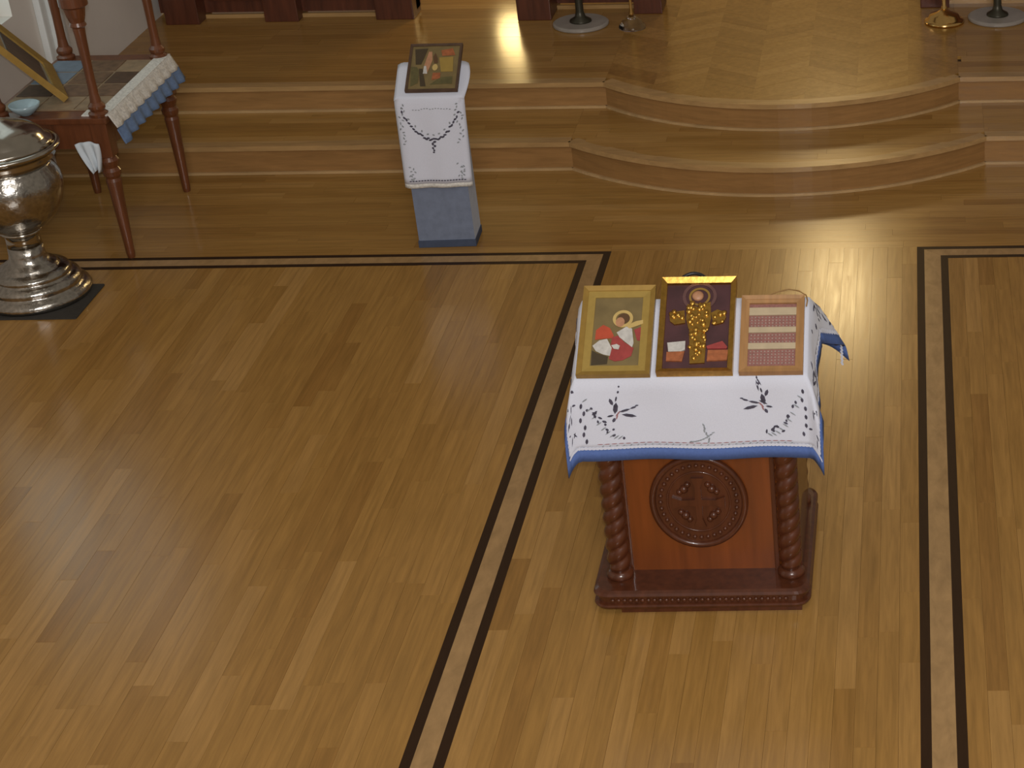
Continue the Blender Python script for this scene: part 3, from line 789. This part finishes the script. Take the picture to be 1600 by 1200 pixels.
for k in range(14): it2.append((0.08+k*0.0125, -0.052+rr.uniform(-.004, .004), .009, .004, 0))
stitch(sc, it, M['thread'], 'dark_embroidery', sclo, SO)
stitch(sc, it2, M['thread_grey'], 'grey_embroidery', sclo, SO)
# icon on the stand
W4, H4 = 0.232, 0.272
ic = empty('small_icon', (-2.170, SYF+0.012, SZF+0.016), 'dark framed icon in olive tones on the slate blue stand', 'icon', None, (TH, 0, R(1.5)))
bm = bmesh.new(); box(bm, -W4/2+.003, W4/2-.003, .003, H4-.003, 0, 0.010); obj('panel', bm, M['pane_print'], ic)
bm = bmesh.new(); frame_mesh(bm, W4, H4, 0.011, 0, 0.017, 0.003); obj('frame', bm, M['patch_dark'], ic)
def n4(X, Y):
    t = (Y-190)/860; return ((X-(330-200*t))/965*W4 - W4/2, (1-t)*H4)
P4 = lambda l: [n4(*p) for p in l]
shape('dark_cave', P4([(400, 280), (640, 270), (560, 420), (480, 560), (380, 560)]), 0.0102, M['umber'], ic)
shape('dark_robe', P4([(430, 640), (500, 640), (520, 960), (420, 960)]), 0.0102, M['umber'], ic)
shape('pale_figure', P4([(500, 730), (540, 570), (620, 400), (650, 330), (710, 330), (700, 480), (640, 600), (560, 740)]), 0.0104, M['flesh'], ic)
shape('white_cloth', P4([(495, 735), (530, 600), (570, 590), (575, 735)]), 0.0120, M['white_pnt'], ic)
shape('brown_robe', P4([(720, 420), (770, 350), (800, 450), (790, 540), (720, 540)]), 0.0104, M['hair'], ic)
shape('orange_roof', P4([(880, 310), (1100, 270), (1130, 400), (890, 410)]), 0.0104, M['orange'], ic)
shape('gold_hill', P4([(830, 440), (1090, 430), (1050, 700), (830, 700)]), 0.0103, M['gold_mat'], ic)
shape('gold_halo', ell(*n4(730, 620), .012, .018), 0.0108, M['halo'], ic)
shape('pink_robe', P4([(680, 720), (820, 720), (800, 820), (640, 850)]), 0.0104, M['orange'], ic)
shape('left_figure', P4([(290, 600), (400, 610), (430, 680), (380, 900), (240, 960)]), 0.0103, M['olive'], ic)
shape('green_ground', P4([(820, 800), (1030, 790), (1010, 920), (600, 930)]), 0.0102, M['olive'], ic)

# ------------------------------------------------------------------ canopied side table
TX0, TX1, TY0, TY1, TZ = -4.115, -3.585, 7.985, 8.845, 0.690
tcx, tcy = (TX0+TX1)/2, (TY0+TY1)/2
tab = empty('posted_table', (tcx, tcy, 0), 'reddish brown table with turned legs and tall corner posts by the wall', 'table')
bm = bmesh.new(); box(bm, TX0-tcx, TX1-tcx, TY0-tcy, TY1-tcy, TZ-.028, TZ, 0.006); obj('table_top', bm, M['table_wood'], tab)
legs = [(x, y) for x in (TX0+.045-tcx, TX1-.045-tcx) for y in (TY0+.045-tcy, TY1-.045-tcy)]
bm = bmesh.new()
for a in ((TX0+.045, TX1-.045, TY0+.022, TY0+.042), (TX0+.045, TX1-.045, TY1-.042, TY1-.022)): 
    bm2 = bmesh.new(); box(bm2, a[0]-tcx, a[1]-tcx, a[2]-tcy, a[3]-tcy, TZ-.15, TZ-.026); obj('apron', bm2, M['table_wood'], tab)
for a in ((TX0+.022, TX0+.042, TY0+.045, TY1-.045), (TX1-.042, TX1-.022, TY0+.045, TY1-.045)):
    bm2 = bmesh.new(); box(bm2, a[0]-tcx, a[1]-tcx, a[2]-tcy, a[3]-tcy, TZ-.15, TZ-.026); obj('apron', bm2, M['table_wood'], tab)
bm.free()
bm = bmesh.new(); box(bm, -.036, .036, -.036, .036, .50, TZ-.026, 0.004)
lathe(bm, [(0.016, 0.0), (0.019, 0.02), (0.020, 0.06), (0.030, 0.33), (0.034, 0.38), (0.030, 0.395), (0.037, 0.41), (0.040, 0.43), (0.031, 0.445), (0.038, 0.465), (0.042, 0.48), (0.033, 0.497), (0.036, 0.502)], 24)
leg0 = obj('leg', bm, M['table_wood'], tab, (legs[0][0], legs[0][1], 0))
for x, y in legs[1:]:
    c = leg0.copy(); C.objects.link(c); c.location = (x, y, 0)
bm = bmesh.new()
lathe(bm, [(0.040, 0.0), (0.042, 0.012), (0.030, 0.022), (0.036, 0.036), (0.036, 0.046), (0.024, 0.062), (0.020, 0.10), (0.019, 0.20), (0.023, 0.36), (0.026, 0.40), (0.036, 0.41), (0.030, 0.425), (0.038, 0.45), (0.046, 0.49), (0.060, 0.50), (0.060, 0.54), (0.03, 0.56), (0.024, 0.9), (0.024, 1.35)], 24)
post0 = obj('post', bm, M['table_wood'], tab, (legs[1][0], legs[1][1], TZ), smooth=False)
pl = [(legs[0][0], legs[0][1]), (legs[2][0], legs[2][1]), (legs[3][0], legs[3][1])]
for x, y in pl:
    c = post0.copy(); C.objects.link(c); c.location = (x, y, TZ)
# table cover: patches, lace and blue ruffle on the aisle side
cov = empty('table_cover', (tcx, tcy, TZ), 'patchwork cover with white lace and blue ruffle on the posted table', 'cloth')
x0, x1, y0, y1 = TX0+.02-tcx, TX1-tcx-.004, TY0+.10-tcy, TY1-.09-tcy
bm = bmesh.new(); box(bm, x0, x1, y0, y1, 0.0005, 0.004); obj('ground_cloth', bm, M['patch_tan'], cov)
cols = [['patch_tan', 'patch_tan', 'patch_tan'], ['patch_dark', 'patch_brown', 'patch_brown'], ['patch_blue', 'patch_brown', 'patch_dark'], ['patch_blue', 'patch_brown', 'patch_tan']]
for j in range(4):
    for i in range(3):
        a, b = x0+(x1-x0)*i/3+.006, x0+(x1-x0)*(i+1)/3-.006; c_, d_ = y0+(y1-y0)*j/4+.008, y0+(y1-y0)*(j+1)/4-.008
        bm = bmesh.new(); box(bm, a, b, c_, d_, 0.004, 0.007, 0.001); obj('patch', bm, M[cols[j][i]], cov)
def flap(name, d0, d1, mat, out, amp, y0, y1, ext0=0.0, n=70):
    bm = bmesh.new(); rows = []
    for k in range(5):
        d = d0+(d1-d0)*k/4; row = []
        for i in range(n+1):
            y = y0+(y1-y0)*i/n
            row.append(bm.verts.new((x1+.006+out*d+amp*math.sin(y*70+k*0.4)*(d/d1), y, 0.006-d-ext0*math.exp(-((y-y0)/.06)**2)*(d/d1))))
        rows.append(row)
    for r0, r1 in zip(rows, rows[1:]):
        for i in range(n): bm.faces.new((r0[i], r0[i+1], r1[i+1], r1[i]))
    o = obj(name, bm, mat, cov, smooth=True); md = o.modifiers.new('thickness', 'SOLIDIFY'); md.thickness = 0.003
flap('lace_band', 0.0, 0.062, M['lace'], 0.55, 0.004, y0-.07, y1+.07)
flap('blue_ruffle', 0.06, 0.118, M['blue_dull'], 0.50, 0.008, y0-.07, y1+.07, 0.02)
bm = bmesh.new(); box(bm, x1-.05, x1+.006, y0-.07, y1+.07, 0.0045, 0.0085, 0.001); obj('lace_top', bm, M['lace'], cov)
bm = bmesh.new(); box(bm, x1-.11, x1+.004, y0-.075, y0-.005, 0.0005, 0.006, 0.001); obj('lace_corner', bm, M['lace'], cov)

# leaning framed icons at the left of the table
def leaning(name, label, loc, rot, wd, ht, fmat):
    e = empty(name, loc, label, 'icon', 'framed icons leaning on the posted table', rot)
    bm = bmesh.new(); frame_mesh(bm, wd, ht, 0.05, 0, 0.03, 0.012); obj('frame', bm, fmat, e)
    bm = bmesh.new(); box(bm, -wd/2+.01, wd/2-.01, .01, ht-.01, 0.002, 0.010); p = obj('panel', bm, M['grey_pane'], e)
    bm = bmesh.new(); box(bm, -wd/2+.075, wd/2-.075, .075, ht-.075, 0.010, 0.013); obj('painting', bm, M['patch_dark'], e)
    return e
# ------------------------------------------------------------------ silver urn on a mat
UX, UY = -3.905, 7.640
bm = bmesh.new(); prism(bm, rrect(-0.30, 0.262, -0.245, 0.095, 0.006, 2), 0.0, 0.006)
tag(obj('floor_mat', bm, M['mat'], None, (UX, UY, 0.0005)), 'dark square mat under the silver urn', 'mat')
urn = empty('silver_urn', (UX, UY, 0.007), 'tall chased silver lidded urn on a dark mat', 'urn')
bm = bmesh.new(); lathe(bm, [(0.225, 0.0), (0.230, 0.008), (0.232, 0.022), (0.224, 0.036), (0.208, 0.046), (0.196, 0.052), (0.194, 0.058), (0.199, 0.068), (0.192, 0.084), (0.172, 0.094), (0.160, 0.099), (0.158, 0.104), (0.163, 0.112), (0.156, 0.124), (0.128, 0.134), (0.118, 0.138), (0.116, 0.146), (0.108, 0.154), (0.088, 0.164), (0.079, 0.176), (0.074, 0.20), (0.072, 0.24)], 64)
obj('foot', bm, M['silver'], urn, smooth=True)
bm = bmesh.new(); lathe(bm, [(0.072, 0.24), (0.070, 0.27), (0.072, 0.295), (0.082, 0.30), (0.086, 0.308), (0.080, 0.316)], 64); obj('stem', bm, M['silver_plain'], urn, smooth=True)
bm = bmesh.new(); lathe(bm, [(0.080, 0.316), (0.100, 0.326), (0.135, 0.348), (0.170, 0.385), (0.196, 0.43), (0.212, 0.48), (0.216, 0.52), (0.210, 0.555), (0.196, 0.585), (0.186, 0.60), (0.186, 0.612)], 64); bowl = obj('bowl', bm, M['silver'], urn, smooth=True)
bm = bmesh.new(); lathe(bm, [(0.186, 0.612), (0.192, 0.622), (0.205, 0.634), (0.212, 0.642), (0.206, 0.652), (0.214, 0.664), (0.230, 0.676), (0.238, 0.684), (0.238, 0.692), (0.226, 0.698)], 64); obj('rim', bm, M['silver_plain'], urn, smooth=True)
bm = bmesh.new(); lathe(bm, [(0.222, 0.698), (0.205, 0.712), (0.192, 0.722), (0.186, 0.728), (0.178, 0.742), (0.155, 0.762), (0.122, 0.780), (0.095, 0.788), (0.080, 0.792), (0.05, 0.806), (0.028, 0.812)], 64); lid = obj('lid', bm, M['silver_plain'], urn, smooth=True)
bm = bmesh.new(); lathe(bm, [(0.022, 0.810), (0.016, 0.822), (0.028, 0.836), (0.033, 0.850), (0.026, 0.866), (0.010, 0.876), (0.004, 0.890)], 24); obj('finial', bm, M['gold'], lid, smooth=True)
# towel hanging beside the urn rim
bm = bmesh.new(); n = 14; rows = []
for k in range(9):
    t = k/8; row = []
    wv = 0.105*(1-0.72*t**1.6)
    for i in range(n+1):
        q = i/n-0.5
        row.append(bm.verts.new((q*wv + 0.02*t, 0.012*math.sin(q*14)*(0.4+t), -0.135*t + 0.012*math.cos(q*PI))))
    rows.append(row)
for r0, r1 in zip(rows, rows[1:]):
    for i in range(n): bm.faces.new((r0[i], r0[i+1], r1[i+1], r1[i]))
tw = obj('hand_towel', bm, M['towel'], None, (-3.690, 7.978, 0.572), smooth=True)
md = tw.modifiers.new('thickness', 'SOLIDIFY'); md.thickness = 0.004
tag(tw, 'small white towel hanging behind the silver urn', 'towel')

# frames and bowl on the table's left part
leaning('leaning_icon', 'large gold framed icon leaning over the left end of the posted table', (-3.96, 8.395, TZ+0.010), Matrix(((-0.483, -0.539, 0.690), (0.876, -0.297, 0.381), (0.0, 0.788, 0.616))).to_euler(), 0.517, 0.36, M['gold_frame'])
bm = bmesh.new(); lathe(bm, [(0.025, 0.0), (0.028, 0.005), (0.045, 0.016), (0.062, 0.036), (0.066, 0.05), (0.062, 0.05), (0.042, 0.022), (0.004, 0.012)], 32)
tag(obj('glazed_bowl', bm, M['pale_blue_glass'], None, (-3.955, 8.045, TZ+0.001), smooth=True), 'pale blue bowl on the near corner of the posted table', 'bowl')

# ------------------------------------------------------------------ candle stands on the platform
def disc_stand(loc, label, rb):
    e = empty('candle_stand', loc, label, 'candle stand', 'pale disc candle stands')
    bm = bmesh.new(); lathe(bm, [(rb-.006, 0.0), (rb, 0.006), (rb, 0.016), (rb-.01, 0.022), (0.02, 0.023)], 48); obj('disc_base', bm, M['marble'], e)
    bm = bmesh.new(); lathe(bm, [(0.062, 0.022), (0.060, 0.032), (0.030, 0.05), (0.022, 0.08), (0.020, 0.5), (0.028, 0.52), (0.018, 0.54), (0.018, 1.0)], 24); obj('stem', bm, M['bronze'], e, smooth=True)
    bm = bmesh.new(); lathe(bm, [(0.02, 1.0), (0.14, 1.02), (0.15, 1.05), (0.145, 1.05), (0.13, 1.03), (0.01, 1.03)], 32); obj('candle_tray', bm, M['brass'], e, smooth=True)
disc_stand((-1.895, 10.40, Z2), 'candle stand with a pale round base left of the chevron parquet', 0.155)
disc_stand((0.435, 10.41, Z2), 'candle stand with a pale round base right of the brass stand', 0.165)
def brass_stand(loc, label, rb, mat, rod):
    e = empty('brass_stand', loc, label, 'candle stand')
    bm = bmesh.new(); lathe(bm, [(rb, 0.0), (rb, 0.012), (rb*.92, 0.02), (rb*.8, 0.026), (rb*.72, 0.045), (rb*.35, 0.062), (rb*.2, 0.075)], 40); obj('round_base', bm, mat, e, smooth=True)
    bm = bmesh.new(); lathe(bm, [(rod*1.5, 0.062), (rod*1.6, 0.085), (rod, 0.10), (rod, 0.55), (rod*1.5, 0.57), (rod, 0.60), (rod, 1.15)], 20); obj('pole', bm, M['brass'], e, smooth=True)
    bm = bmesh.new(); lathe(bm, [(0.01, 1.15), (0.05, 1.165), (0.055, 1.19), (0.045, 1.19), (0.01, 1.17)], 24); obj('drip_pan', bm, M['brass'], e, smooth=True)
brass_stand((-1.60, 10.34, Z2), 'thin brass stand with a clear glass base left of the chevron parquet', 0.075, M['glass'], 0.008)
brass_stand((0.136, 10.36, Z2), 'polished brass stand with a round base right of the chevron parquet', 0.112, M['brass'], 0.011)
